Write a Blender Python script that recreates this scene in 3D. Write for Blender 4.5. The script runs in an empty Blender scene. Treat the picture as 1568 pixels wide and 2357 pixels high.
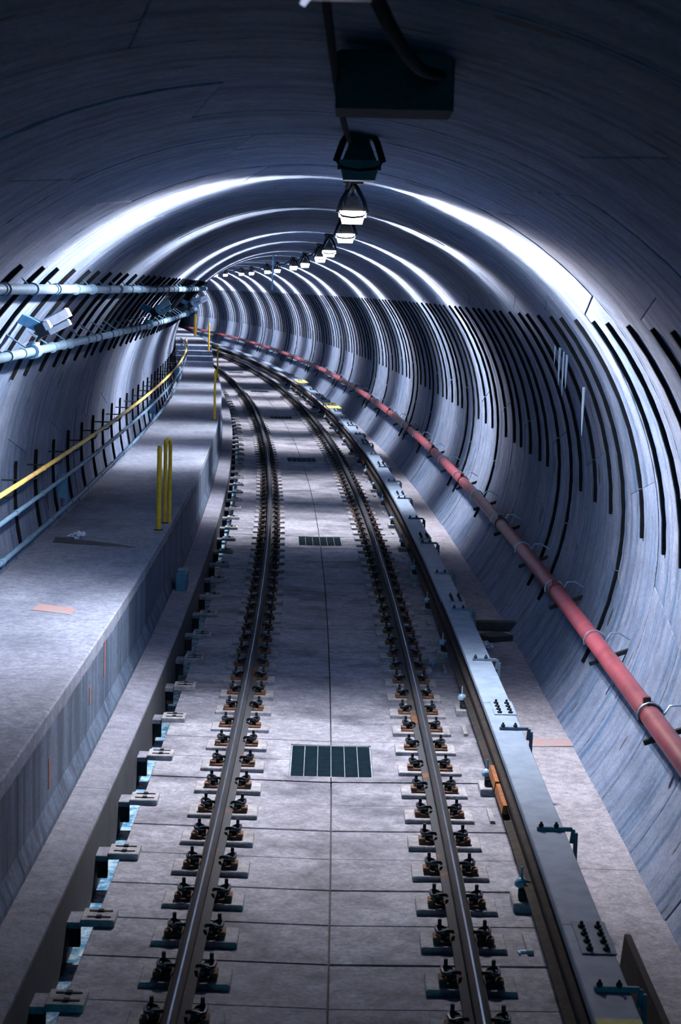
import bpy, math, random
from mathutils import Vector, Matrix
rnd = random.Random(7)
scene = bpy.context.scene
COL = scene.collection

# ---------------------------------------------------------------- camera
CAM_H, F_PX, HORIZON, ROLL = 3.46, 4200.0, 668.0, math.radians(1.5)
th = math.atan((1178.5 - HORIZON) / F_PX)
fw = Vector((0, math.cos(th), -math.sin(th)))
rt = Vector((1, 0, 0)); up = rt.cross(fw)
r2 = rt * math.cos(ROLL) + up * math.sin(ROLL)
u2 = -rt * math.sin(ROLL) + up * math.cos(ROLL)
cd = bpy.data.cameras.new('camera'); cam = bpy.data.objects.new('camera', cd); COL.objects.link(cam)
cd.sensor_fit = 'VERTICAL'; cd.sensor_height = 36.0; cd.sensor_width = 24.0
cd.lens = F_PX / 2357.0 * 36.0
cd.clip_start = 0.05; cd.clip_end = 400
M = Matrix((r2, u2, -fw)).transposed().to_4x4(); M.translation = Vector((0, 0, CAM_H))
cam.matrix_world = M
cd.dof.use_dof = True; cd.dof.focus_distance = 19.0; cd.dof.aperture_fstop = 6.0
scene.camera = cam

# ---------------------------------------------------------------- world, exposure
w = bpy.data.worlds.new('world'); scene.world = w; w.use_nodes = True
bg = w.node_tree.nodes['Background']; bg.inputs[0].default_value = (0.05, 0.66, 0.84, 1); bg.inputs[1].default_value = 20.0
BACK = -30.0                       # bore left open this far behind the camera, added so teal world fills shadows
pd = bpy.data.lights.new('world_fill_portal', 'AREA'); pd.shape = 'SQUARE'; pd.size = 5.8; pd.cycles.is_portal = True
po = bpy.data.objects.new('world_fill_portal', pd); COL.objects.link(po); po.location = (-.27, BACK - .2, 1.6); po.rotation_euler = (math.radians(90), 0, 0)
vs = scene.view_settings
vs.view_transform = 'Standard'; vs.look = 'None'; vs.exposure = 0.0; vs.gamma = 1.0; vs.use_curve_mapping = False
LAMP_W = 1260.0                      # watts of one side of one tunnel lamp
LAMP_COL = (1.0, 0.835, 0.735)

# ---------------------------------------------------------------- the alignment: straight, then a left-hand curve
KAP, S0 = 0.0019, 9.0
RAD = 1.0 / KAP
def head(s): return max(s - S0, 0.0) * KAP
def P(s, u, z):
    t = head(s)
    if s <= S0: return Vector((u, s, z))
    return Vector((-(RAD - RAD * math.cos(t)) + u * math.cos(t), S0 + RAD * math.sin(t) + u * math.sin(t), z))
CX, CZ, RR = -0.27, 1.50, 2.83          # tunnel bore
def stations(a, b, d=1.0):
    out = []; s = a
    while s < b - 1e-6:
        out.append(s); s += d if s < 60 else 2 * d
    out.append(b); return out

# ---------------------------------------------------------------- materials
def N(nt, typ, **kw):
    n = nt.nodes.new(typ)
    for k, v in kw.items():
        if k.startswith('i_'):
            key = k[2:]; key = int(key) if key.isdigit() else key
            n.inputs[key].default_value = v
        else: setattr(n, k, v)
    return n
def new_mat(name):
    m = bpy.data.materials.new(name); m.use_nodes = True
    nt = m.node_tree; b = nt.nodes['Principled BSDF']; return m, nt, b
def coord(nt, mode, scale):
    if mode == 'uv':
        tc = N(nt, 'ShaderNodeTexCoord'); oi = N(nt, 'ShaderNodeObjectInfo')
        mm = N(nt, 'ShaderNodeMath', operation='MULTIPLY', i_1=57.0); nt.links.new(oi.outputs['Random'], mm.inputs[0])
        ad = N(nt, 'ShaderNodeVectorMath', operation='ADD'); nt.links.new(tc.outputs['UV'], ad.inputs[0]); nt.links.new(mm.outputs[0], ad.inputs[1])
        src = ad.outputs[0]
    elif mode == 'pos': src = N(nt, 'ShaderNodeNewGeometry').outputs['Position']
    else: src = N(nt, 'ShaderNodeTexCoord').outputs['Object']
    mp = N(nt, 'ShaderNodeMapping'); mp.inputs['Scale'].default_value = scale
    nt.links.new(src, mp.inputs['Vector']); return mp.outputs[0]
def ramp(nt, src, a, b, ca=(0, 0, 0, 1), cb=(1, 1, 1, 1)):
    r = N(nt, 'ShaderNodeValToRGB'); r.color_ramp.elements[0].position = a; r.color_ramp.elements[1].position = b
    r.color_ramp.elements[0].color = ca; r.color_ramp.elements[1].color = cb
    nt.links.new(src, r.inputs[0]); return r.outputs[0]
def mixc(nt, fac, a, b, blend='MIX'):
    m = N(nt, 'ShaderNodeMix', data_type='RGBA', blend_type=blend)
    for sock, v in ((m.inputs[0], fac), (m.inputs[6], a), (m.inputs[7], b)):
        if hasattr(v, 'is_linked') or isinstance(v, bpy.types.NodeSocket): nt.links.new(v, sock)
        else: sock.default_value = v
    return m.outputs[2]
def rgba(c): return (c[0], c[1], c[2], 1)
def concrete(name, c1, c2, stain, mode='pos', stretch=(1, 1, 1), fine=55, stain_amt=0.75, blotch=1.3, lo=.5, hi=.72, rough=.85, bump=.25, dashes=False, mottle=.5, msc=11.0):
    c1, c2, stain = [(c[0] * .63, c[1] * .84, c[2] * 1.16) for c in (c1, c2, stain)]
    m, nt, b = new_mat(name)
    v1 = coord(nt, mode, (1, 1, 1)); v2 = coord(nt, mode, stretch)
    big = N(nt, 'ShaderNodeTexNoise', i_Scale=blotch, i_Detail=5.0, i_Roughness=.6); nt.links.new(v1, big.inputs['Vector'])
    stn = N(nt, 'ShaderNodeTexNoise', i_Scale=1.6, i_Detail=6.0, i_Roughness=.62); nt.links.new(v2, stn.inputs['Vector'])
    spk = N(nt, 'ShaderNodeTexNoise', i_Scale=fine, i_Detail=4.0, i_Roughness=.75); nt.links.new(v1, spk.inputs['Vector'])
    pit = N(nt, 'ShaderNodeTexVoronoi', i_Scale=fine * .42); nt.links.new(v1, pit.inputs['Vector'])
    c = mixc(nt, ramp(nt, big.outputs[0], .35, .66), rgba(c1), rgba(c2))
    sf = N(nt, 'ShaderNodeMath', operation='MULTIPLY', i_1=stain_amt); nt.links.new(ramp(nt, stn.outputs[0], lo, hi), sf.inputs[0])
    c = mixc(nt, sf.outputs[0], c, rgba(stain))
    mot = N(nt, 'ShaderNodeTexNoise', i_Scale=msc, i_Detail=7.0, i_Roughness=.72); nt.links.new(v1, mot.inputs['Vector'])
    c = mixc(nt, mottle, c, ramp(nt, mot.outputs[0], .40, .58, (.45, .46, .50, 1), (1.25, 1.22, 1.2, 1)), 'MULTIPLY')
    c = mixc(nt, .85, c, ramp(nt, spk.outputs[0], .30, .70, (.52, .52, .54, 1), (1.22, 1.2, 1.18, 1)), 'MULTIPLY')
    c = mixc(nt, .55, c, ramp(nt, pit.outputs[0], .05, .13, (.35, .37, .4, 1), (1, 1, 1, 1)), 'MULTIPLY')
    if dashes:      # short dark pockets and scuffs running round the ring
        for sc_, th_, rn_ in (((2.1, 1.0, 1), .115, .66), ((6.5, 1.7, 1), .12, .70)):
            vo = N(nt, 'ShaderNodeTexVoronoi', i_Scale=1.0); nt.links.new(coord(nt, mode, sc_), vo.inputs['Vector'])
            wn = N(nt, 'ShaderNodeMath', operation='GREATER_THAN', i_1=rn_); sx_ = N(nt, 'ShaderNodeSeparateColor'); nt.links.new(vo.outputs['Color'], sx_.inputs[0]); nt.links.new(sx_.outputs[0], wn.inputs[0])
            lt = N(nt, 'ShaderNodeMath', operation='LESS_THAN', i_1=th_); nt.links.new(vo.outputs['Distance'], lt.inputs[0])
            mu = N(nt, 'ShaderNodeMath', operation='MULTIPLY'); nt.links.new(wn.outputs[0], mu.inputs[0]); nt.links.new(lt.outputs[0], mu.inputs[1])
            c = mixc(nt, mu.outputs[0], c, (.018, .03, .042, 1))
    nt.links.new(c, b.inputs['Base Color']); b.inputs['Roughness'].default_value = rough
    bp = N(nt, 'ShaderNodeBump', i_Strength=bump, i_Distance=.01); nt.links.new(spk.outputs[0], bp.inputs['Height']); nt.links.new(bp.outputs[0], b.inputs['Normal'])
    return m
def plain(name, c, rough=.5, metal=0.0, c2=None, sc=25, mode='pos', stretch=(1, 1, 1), lo=.42, hi=.6, bump=0.0, spec=.35):
    m, nt, b = new_mat(name)
    b.inputs['Roughness'].default_value = rough; b.inputs['Metallic'].default_value = metal
    n = N(nt, 'ShaderNodeTexNoise', i_Scale=sc, i_Detail=5.0, i_Roughness=.65); nt.links.new(coord(nt, mode, stretch), n.inputs['Vector'])
    c2 = c2 or tuple(x * .72 for x in c)
    c, c2 = [(q[0] * .78, q[1] * .95, q[2] * 1.2) for q in (c, c2)]
    b.inputs['Specular IOR Level'].default_value = spec
    nt.links.new(ramp(nt, n.outputs[0], lo, hi, rgba(c), rgba(c2)), b.inputs['Base Color'])
    if bump:
        bp = N(nt, 'ShaderNodeBump', i_Strength=bump, i_Distance=.01); nt.links.new(n.outputs[0], bp.inputs['Height']); nt.links.new(bp.outputs[0], b.inputs['Normal'])
    return m
def glow(name, c, strength):
    m, nt, b = new_mat(name); b.inputs['Base Color'].default_value = rgba(c); b.inputs['Emission Color'].default_value = rgba(c)
    b.inputs['Emission Strength'].default_value = strength; return m

M_ = {}
M_['lining'] = concrete('lining concrete', (.235, .255, .310), (.155, .195, .255), (.045, .11, .185), 'uv', (4.5, .28, 1), 42, .95, .8, .46, .64, .8, dashes=True, mottle=.45, msc=5.0)
M_['slab'] = concrete('track slab concrete', (.39, .355, .355), (.26, .235, .24), (.085, .085, .10), 'pos', (1.0, 1.0, 1), 34, .85, 1.7, .48, .66, mottle=.5, msc=13.0)
M_['strip'] = concrete('side strip concrete', (.45, .385, .37), (.34, .29, .28), (.15, .13, .135), 'pos', (1.6, .5, 1), 40, .55, 1.6, .52, .75)
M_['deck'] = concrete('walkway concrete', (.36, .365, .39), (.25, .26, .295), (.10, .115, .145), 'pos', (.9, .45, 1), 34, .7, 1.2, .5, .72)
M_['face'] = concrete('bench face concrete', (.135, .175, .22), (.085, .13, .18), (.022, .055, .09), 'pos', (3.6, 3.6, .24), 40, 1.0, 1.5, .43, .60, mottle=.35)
M_['kerb'] = concrete('kerb concrete', (.28, .265, .28), (.20, .19, .21), (.085, .09, .11), 'pos', (1.2, 1.2, 1), 46, .6, 1.6, .5, .74)
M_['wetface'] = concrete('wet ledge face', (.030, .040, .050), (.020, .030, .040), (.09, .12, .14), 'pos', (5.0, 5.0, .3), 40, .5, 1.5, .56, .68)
M_['grout'] = concrete('joint grout', (.07, .08, .09), (.05, .06, .07), (.03, .03, .04))
M_['base'] = concrete('slab base', (.10, .10, .11), (.07, .07, .08), (.04, .04, .05))
M_['pad'] = concrete('grout pad', (.46, .41, .38), (.33, .29, .27), (.13, .12, .11), 'pos', (2, 2, 2), 60, .6, 6)
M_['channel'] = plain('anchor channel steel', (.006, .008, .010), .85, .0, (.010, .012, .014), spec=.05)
M_['railhead'] = plain('rail head steel', (.02, .024, .028), .75, .0, (.035, .03, .03), 9, 'pos', (3, .3, 3), spec=.08)
M_['polish'] = plain('polished running band', (.42, .47, .52), .25, .9, (.3, .34, .4), 3)
M_['railweb'] = plain('rail web steel', (.022, .022, .024), .8, .0, (.042, .032, .026), 14, spec=.1)
M_['railfoot'] = plain('rail foot steel', (.055, .058, .062), .8, .0, (.19, .075, .03), 3.2, 'pos', (1, 1, 1), .58, .66, spec=.1)
M_['clip'] = plain('spring clip steel', (.10, .11, .12), .28, .8, (.03, .03, .03), 60)
M_['rust'] = plain('rusty plate', (.17, .08, .045), .85, .1, (.09, .055, .04), 30, bump=.3)
M_['dark'] = plain('dark steel', (.022, .026, .030), .75, .0, (.034, .036, .038), 30, spec=.1)
M_['orange'] = plain('rust orange', (.32, .10, .03), .85, 0, (.15, .06, .03), 24)
M_['cover'] = plain('grey cover board', (.22, .28, .34), .55, 0, (.15, .20, .26), 6, 'pos', (1, 1, 1), .4, .68)
M_['coverdark'] = plain('cover splice plate', (.12, .16, .20), .5, .1, (.08, .12, .16), 12)
M_['porc'] = plain('porcelain blue grey', (.30, .42, .52), .25, 0, (.2, .3, .4), 10)
M_['yellow'] = plain('safety yellow paint', (1.0, .56, .02), .45, 0, (.85, .40, .02), 14)
M_['rail_y'] = plain('worn yellow handrail', (.80, .52, .10), .45, 0, (.45, .32, .17), 5, 'pos', (1, 1, 1), .45, .68)
M_['pale_y'] = plain('pale yellow paint', (.75, .66, .16), .6, 0, (.6, .5, .12), 10)
M_['conduit'] = plain('galvanised conduit', (.30, .42, .50), .34, .55, (.20, .30, .38), 10)
M_['bluepipe'] = plain('blue grey conduit', (.12, .21, .28), .5, .2, (.07, .14, .20), 8)
M_['red'] = plain('red pipe paint', (.27, .055, .07), .42, 0, (.14, .03, .04), 4, 'pos', (1, 1, 1), .42, .66)
M_['reddark'] = plain('dark red coupling', (.14, .03, .035), .5, .1, (.08, .03, .03), 30)
M_['wire'] = plain('galvanised wire', (.55, .6, .65), .3, .8)
M_['white'] = plain('white enamel', (.74, .77, .82), .4, 0, (.62, .66, .72), 20)
M_['bracket'] = plain('blue bracket', (.07, .20, .32), .5, .1, (.05, .14, .24), 14)
M_['black'] = plain('black rubber', (.008, .010, .012), .8, spec=.04)
M_['amber'] = plain('amber glass', (.16, .10, .07), .15, 0, (.08, .07, .07), 9)
M_['deadlens'] = plain('unlit glass lens', (.10, .11, .12), .12, .0, (.07, .08, .09), 9)
M_['lens'] = glow('lit lens', (.86, .93, 1.0), 9.0)
M_['lens_far'] = glow('lit lens distant', (.86, .93, 1.0), 9.0)
M_['glint_pale'] = glow('faint glint', (.55, .60, .85), .8)  # emission standing in for the pale glint on the near lamp
M_['glint_blue'] = glow('faint blue glint', (.02, .10, .30), .5)  # emission standing in for the bluish glint beside it
M_['ice'] = plain('ice', (.78, .84, .92), .25, 0, (.6, .7, .82), 30)
M_['paper'] = plain('crumpled paper', (.72, .74, .78), .8)
M_['pink'] = plain('faded red marking paint', (.36, .19, .17), .9, 0, (.27, .24, .23), 9, lo=.36, hi=.6)
M_['redmark'] = plain('red marking paint', (.30, .07, .05), .9, 0, (.2, .14, .13), 30)
M_['darkpatch'] = plain('dark patch', (.035, .04, .045), .5, 0, (.06, .065, .075), 12)
M_['wood'] = plain('dark timber', (.05, .042, .04), .85, 0, (.03, .028, .03), 12)
M_['grate'] = plain('grate bars', (.006, .016, .022), .8, .0, (.004, .012, .016), 10, spec=.03)
M_['grateframe'] = plain('galvanised grate frame', (.26, .28, .30), .6, .2, (.18, .2, .22), 12)
mw, nt, b = new_mat('gutter water')
n = N(nt, 'ShaderNodeTexNoise', i_Scale=16.0, i_Detail=5.0); nt.links.new(coord(nt, 'pos', (1, 1, 1)), n.inputs['Vector'])
nt.links.new(ramp(nt, n.outputs[0], .38, .62, (.05, .24, .52, 1), (.34, .58, .82, 1)), b.inputs['Base Color'])
b.inputs['Roughness'].default_value = .18
bpn = N(nt, 'ShaderNodeBump', i_Strength=.9, i_Distance=.03); nt.links.new(n.outputs[0], bpn.inputs['Height']); nt.links.new(bpn.outputs[0], b.inputs['Normal'])
M_['water'] = mw

# ---------------------------------------------------------------- mesh helpers
class MB:
    def __init__(self): self.v = []; self.f = []; self.uv = None
    def add(self, vs, fs):
        o = len(self.v); self.v += [tuple(p) for p in vs]; self.f += [tuple(i + o for i in f) for f in fs]; return self
    def box(self, c, s, ch=0.0, rot=None):
        x, y, z = s[0] / 2, s[1] / 2, s[2] / 2
        if ch <= 0:
            vs = [(sx * x, sy * y, sz * z) for sz in (-1, 1) for sy in (-1, 1) for sx in (-1, 1)]
            fs = [(0, 2, 3, 1), (4, 5, 7, 6), (0, 1, 5, 4), (2, 6, 7, 3), (0, 4, 6, 2), (1, 3, 7, 5)]
        else:   # chamfered top edge and vertical corners
            def ring(d, zz):
                a, b_ = x - d, y - d
                return [(a - ch, -b_, zz), (a, -b_ + ch, zz), (a, b_ - ch, zz), (a - ch, b_, zz), (-a + ch, b_, zz), (-a, b_ - ch, zz), (-a, -b_ + ch, zz), (-a + ch, -b_, zz)]
            rs = [ring(0, -z), ring(0, z - ch), ring(ch, z)]
            vs = sum(rs, []); fs = [tuple(reversed(range(8))), tuple(range(16, 24))]
            for k in range(2):
                for i in range(8): j = (i + 1) % 8; fs.append((k * 8 + i, k * 8 + j, k * 8 + 8 + j, k * 8 + 8 + i))
        out = []
        for p in vs:
            q = Vector(p)
            if rot is not None: q = rot @ q
            out.append((q.x + c[0], q.y + c[1], q.z + c[2]))
        return self.add(out, fs)
    def frustum(self, c, s0, s1, h):   # base size s0 at c, top size s1 at c+h
        vs = [(c[0] + sx * s[0] / 2, c[1] + sy * s[1] / 2, c[2] + dz) for s, dz in ((s0, 0), (s1, h)) for sx, sy in ((-1, -1), (1, -1), (1, 1), (-1, 1))]
        return self.add(vs, [(3, 2, 1, 0), (4, 5, 6, 7), (0, 1, 5, 4), (1, 2, 6, 5), (2, 3, 7, 6), (3, 0, 4, 7)])
    def tube(self, pts, r, n=8, cap=True):
        pts = [Vector(p) for p in pts]; rings = []; prev = None
        for i, p in enumerate(pts):
            t = (pts[min(i + 1, len(pts) - 1)] - pts[max(i - 1, 0)]).normalized()
            a = prev if prev is not None else (Vector((0, 0, 1)) if abs(t.z) < .9 else Vector((1, 0, 0)))
            a = (a - t * a.dot(t)).normalized(); b_ = t.cross(a); prev = a
            rr = r[i] if isinstance(r, (list, tuple)) else r
            rings.append([p + (a * math.cos(k * 2 * math.pi / n) + b_ * math.sin(k * 2 * math.pi / n)) * rr for k in range(n)])
        vs = sum(rings, []); fs = []
        for i in range(len(pts) - 1):
            for k in range(n):
                j = (k + 1) % n; fs.append((i * n + k, i * n + j, (i + 1) * n + j, (i + 1) * n + k))
        if cap: fs.append(tuple(reversed(range(n)))); fs.append(tuple(range((len(pts) - 1) * n, len(pts) * n)))
        return self.add(vs, fs)
    def lathe(self, c, prof, n=12):    # prof: (radius, z) from bottom to top
        vs = [(c[0] + r * math.cos(k * 2 * math.pi / n), c[1] + r * math.sin(k * 2 * math.pi / n), c[2] + z) for r, z in prof for k in range(n)]
        fs = [(i * n + k, i * n + (k + 1) % n, (i + 1) * n + (k + 1) % n, (i + 1) * n + k) for i in range(len(prof) - 1) for k in range(n)]
        fs += [tuple(reversed(range(n))), tuple(range((len(prof) - 1) * n, len(prof) * n))]
        return self.add(vs, fs)
    def sweep(self, prof, a, b, d=1.0):     # closed profile (u,z) counter-clockwise seen looking down the track
        ss = stations(a, b, d); n = len(prof)
        vs = [P(s, u, z) for s in ss for u, z in prof]; fs = []
        for i in range(len(ss) - 1):
            for k in range(n):
                j = (k + 1) % n; fs.append((i * n + k, i * n + j, (i + 1) * n + j, (i + 1) * n + k))
        fs.append(tuple(reversed(range(n)))); fs.append(tuple(range((len(ss) - 1) * n, len(ss) * n)))
        return self.add(vs, fs)
    def prism(self, poly, z0, ztop):    # poly (x,y) counter-clockwise; ztop(x) height of the upper face
        n = len(poly)
        vs = [(x, y, z0) for x, y in poly] + [(x, y, ztop(x)) for x, y in poly]
        fs = [tuple(reversed(range(n))), tuple(range(n, 2 * n))] + [(i, (i + 1) % n, n + (i + 1) % n, n + i) for i in range(n)]
        return self.add(vs, fs)
    def mesh(self, name, smooth=None):
        me = bpy.data.meshes.new(name); me.from_pydata(self.v, [], self.f); me.update()
        if smooth:
            me.polygons.foreach_set('use_smooth', [True] * len(me.polygons)); me.set_sharp_from_angle(angle=math.radians(smooth))
        return me
def link(name, me, mat=None, parent=None, loc=None, rz=0.0):
    if mat and me is not None and not me.materials: me.materials.append(M_[mat])
    o = bpy.data.objects.new(name, me); COL.objects.link(o)
    if loc is not None: o.location = loc
    if rz: o.rotation_euler = (0, 0, rz)
    if parent is not None: o.parent = parent
    return o
def build(name, mb, mat, parent=None, smooth=None, **kw): return link(name, mb.mesh(name, smooth), mat, parent, **kw)
def tag(o, label, cat, group=None, kind=None):
    o['label'] = label; o['category'] = cat
    if group: o['group'] = group
    if kind: o['kind'] = kind
    return o
def empty(name, s, u, z, rz=0.0):
    o = bpy.data.objects.new(name, None); COL.objects.link(o); o.location = P(s, u, z); o.rotation_euler = (0, 0, head(s) + rz); o.empty_display_size = .1
    return o
ONES = ['', 'first', 'second', 'third', 'fourth', 'fifth', 'sixth', 'seventh', 'eighth', 'ninth', 'tenth', 'eleventh', 'twelfth', 'thirteenth', 'fourteenth', 'fifteenth', 'sixteenth', 'seventeenth', 'eighteenth', 'nineteenth']
TENS = {2: 'twent', 3: 'thirt', 4: 'fort', 5: 'fift', 6: 'sixt', 7: 'sevent', 8: 'eight', 9: 'ninet'}
def ordinal(n):
    if n < 20: return ONES[n]
    if n % 10 == 0: return TENS[n // 10] + 'ieth'
    return TENS[n // 10] + 'y-' + ONES[n % 10]

# ================================================================ STRUCTURE
END = 150.0
FZ = -0.20       # slab level at the centre joint (rail tops are z = 0)
# ---- floor: base, then panels, side strip
fl = build('floor', MB().sweep([(-1.76, -.52), (-1.76, -.75), (2.3, -.75), (2.3, -.285), (-1.345, -.285), (-1.345, -.52)][::-1], BACK, END, 2.0), 'base')
fl['kind'] = 'structure'; fl['label'] = 'stained concrete track floor between walkway and right tunnel wall'
def ztop(x): return FZ + .016 * abs(x)
PITCH, J0 = 0.62, 9.60
GRATES = [13.95, 26.5, 39.3, 52.2, 65.3, 79.2]
pcache = {}
def panel_mesh(side, g0, g1, notch):
    key = (side, g0, g1, notch)
    if key in pcache: return pcache[key]
    y0, y1 = g0, PITCH - g1
    xi, xo = (.004, 1.338) if side > 0 else (.004, 1.348)
    if notch is None: poly = [(xi, y0), (xo, y0), (xo, y1), (xi, y1)]
    else:
        a, b_ = notch; nx = .322
        if a <= y0 and b_ >= y1: poly = [(nx, y0), (xo, y0), (xo, y1), (nx, y1)]
        elif a <= y0: poly = [(nx, y0), (xo, y0), (xo, y1), (xi, y1), (xi, b_), (nx, b_)]
        else: poly = [(xi, y0), (xo, y0), (xo, y1), (nx, y1), (nx, a), (xi, a)]
    if side < 0: poly = [(-x, y) for x, y in reversed(poly)]
    # chamfer along the arrises: shrink the top a little
    cx_ = sum(p[0] for p in poly) / len(poly); cy_ = sum(p[1] for p in poly) / len(poly)
    n = len(poly); mb = MB()
    inn = [(x + (.004 if x < cx_ else -.004), y + (.004 if y < cy_ else -.004)) for x, y in poly] if notch is None else poly
    vs = [(x, y, -.29) for x, y in poly] + [(x, y, ztop(x) - .004) for x, y in poly] + [(x, y, ztop(x)) for x, y in inn]
    fs = [tuple(range(2 * n, 3 * n))]
    for k in range(2): fs += [(k * n + i, k * n + (i + 1) % n, k * n + n + (i + 1) % n, k * n + n + i) for i in range(n)]
    mb.add(vs, fs); pcache[key] = mb.mesh('concrete_panel'); return pcache[key]
k = -17
build('concrete_panels_behind', MB().sweep([(-1.345, -.29), (1.34, -.29), (1.34, FZ + .016), (-1.345, FZ + .016)], BACK, J0 - 17 * PITCH, 2.0), 'slab', fl)['kind'] = 'stuff'
while True:
    s = J0 + k * PITCH
    if s > 100: break
    gw = (.011, .003) if k % 2 == 0 else (.003, .011)
    for side in (-1, 1):
        notch = None
        for g in GRATES:
            a, b_ = g - .485 - s, g + .485 - s
            if b_ > 0 and a < PITCH: notch = (max(a, 0), min(b_, PITCH))
        o = link('concrete_panel', panel_mesh(side, gw[0], gw[1], notch), 'slab', fl)
        o.location = P(s, 0, rnd.uniform(-.003, .002)); o.rotation_euler = (0, 0, head(s + PITCH / 2))
    k += 1
o = build('concrete_panels_beyond', MB().sweep([(-1.345, -.29), (1.34, -.29), (1.34, FZ + .016), (-1.345, FZ + .016)], J0 + k * PITCH, END, 2.0), 'slab', fl); o['kind'] = 'stuff'
s = -27.6
while s < END - 5:
    build('side_strip', MB().sweep([(1.350, -.29), (2.10, -.29), (2.10, FZ - .005), (1.362, FZ), (1.350, FZ - .01)], s + .004, s + 6.5 - .004, 1.3), 'strip', fl); s += 6.5
# ---- raised walkway (bench) and kerb ledge on the left
wk = empty('walkway', 2, -2.4, -.3)
wk['kind'] = 'structure'; wk['label'] = 'raised grey concrete walkway running along the left tunnel wall'
wk.rotation_euler = (0, 0, 0)
def wpart(name, mb, mat, smooth=None):
    o = build(name, mb, mat, None, smooth); o.parent = wk; o.matrix_parent_inverse = Matrix.Translation(-wk.location); return o
DZ = .82
s = -30.0; STEP0 = 61.0
while s < STEP0 - .1:
    e = min(s + 7.0, STEP0)
    wpart('deck_section', MB().sweep([(-3.03, DZ - .12), (-1.80, DZ - .12), (-1.775, DZ - .11), (-1.770, DZ - .012), (-1.782, DZ), (-3.03, DZ)], s + .003, e - .003), 'deck'); s = e
s = -30.0
while s < END - 4:
    e = s + 4.0
    top = DZ - .121
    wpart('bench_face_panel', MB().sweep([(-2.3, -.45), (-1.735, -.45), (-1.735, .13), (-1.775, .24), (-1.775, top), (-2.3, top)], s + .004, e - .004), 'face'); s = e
for i in range(4):
    wpart('step', MB().sweep([(-3.03, DZ - .12), (-1.78, DZ - .12), (-1.78, DZ + .15 * (i + 1)), (-3.03, DZ + .15 * (i + 1))], STEP0 + .9 * i + .003, STEP0 + .9 * (i + 1) - .003), 'deck')
wpart('upper_deck', MB().sweep([(-3.03, DZ - .12), (-1.78, DZ - .12), (-1.78, DZ + .60), (-3.03, DZ + .60)], STEP0 + 3.6, END), 'deck')
kb = empty('kerb_ledge', 2, -1.6, -.5); kb.rotation_euler = (0, 0, 0)
kb['kind'] = 'structure'; kb['label'] = 'low concrete ledge between walkway face and drainage gutter'
s = -30.0
while s < END - 5:
    e = s + 6.0
    o = build('ledge_section', MB().sweep([(-1.733, -.52), (-1.508, -.52), (-1.503, .045), (-1.500, .062), (-1.515, .08), (-1.733, .09)], s + .003, e - .003), 'kerb'); o.parent = kb; o.matrix_parent_inverse = Matrix.Translation(-kb.location)
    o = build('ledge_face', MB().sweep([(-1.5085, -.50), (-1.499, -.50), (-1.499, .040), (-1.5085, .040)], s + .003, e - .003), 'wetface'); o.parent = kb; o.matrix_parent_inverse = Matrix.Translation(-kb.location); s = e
# ---- tunnel lining: three backing shells with precast segments as pieces
def ringp(a, r): return CX + r * math.cos(a), CZ + r * math.sin(a)
def shell(name, a0, a1, label):
    n = max(4, int((a1 - a0) / 5)); aa = [math.radians(a0 + (a1 - a0) * i / n) for i in range(n + 1)]
    prof = [ringp(a, RR + .10) for a in aa] + [ringp(a, RR + .30) for a in reversed(aa)]
    o = build(name, MB().sweep(prof, BACK, END, 1.3), 'grout', smooth=30); o['kind'] = 'structure'; o['label'] = label; return o
WALL = {'r': shell('wall_right', -50, 55, 'curved right tunnel wall of ringed concrete segments with dark slots'),
        'c': shell('ceiling', 55, 125, 'dark arched tunnel crown of concrete ring segments'),
        'l': shell('wall_left', 125, 212, 'curved left tunnel wall of ringed concrete segments above the walkway')}
RW = 1.30; R0 = 10.45 - 30 * RW - RW      # ring pitch and first joint
SEG = {0: [-48, 8, 62, 118, 172, 210], 1: [-48, -9, 42, 98, 148, 210]}
CHW, CHD = .021, .030
def ang(z): return math.degrees(math.asin(max(-1, min(1, (z - CZ) / RR))))
A_RT, A_RS, A_RL = ang(3.28), ang(1.48), ang(.22)
A_LT, A_LB = 180 - ang(3.58), 180 - ang(2.62)
A_HT, A_HB = 180 - ang(1.74), 180 - ang(.88)
seg_cache, ch_cache = {}, {}
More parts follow.
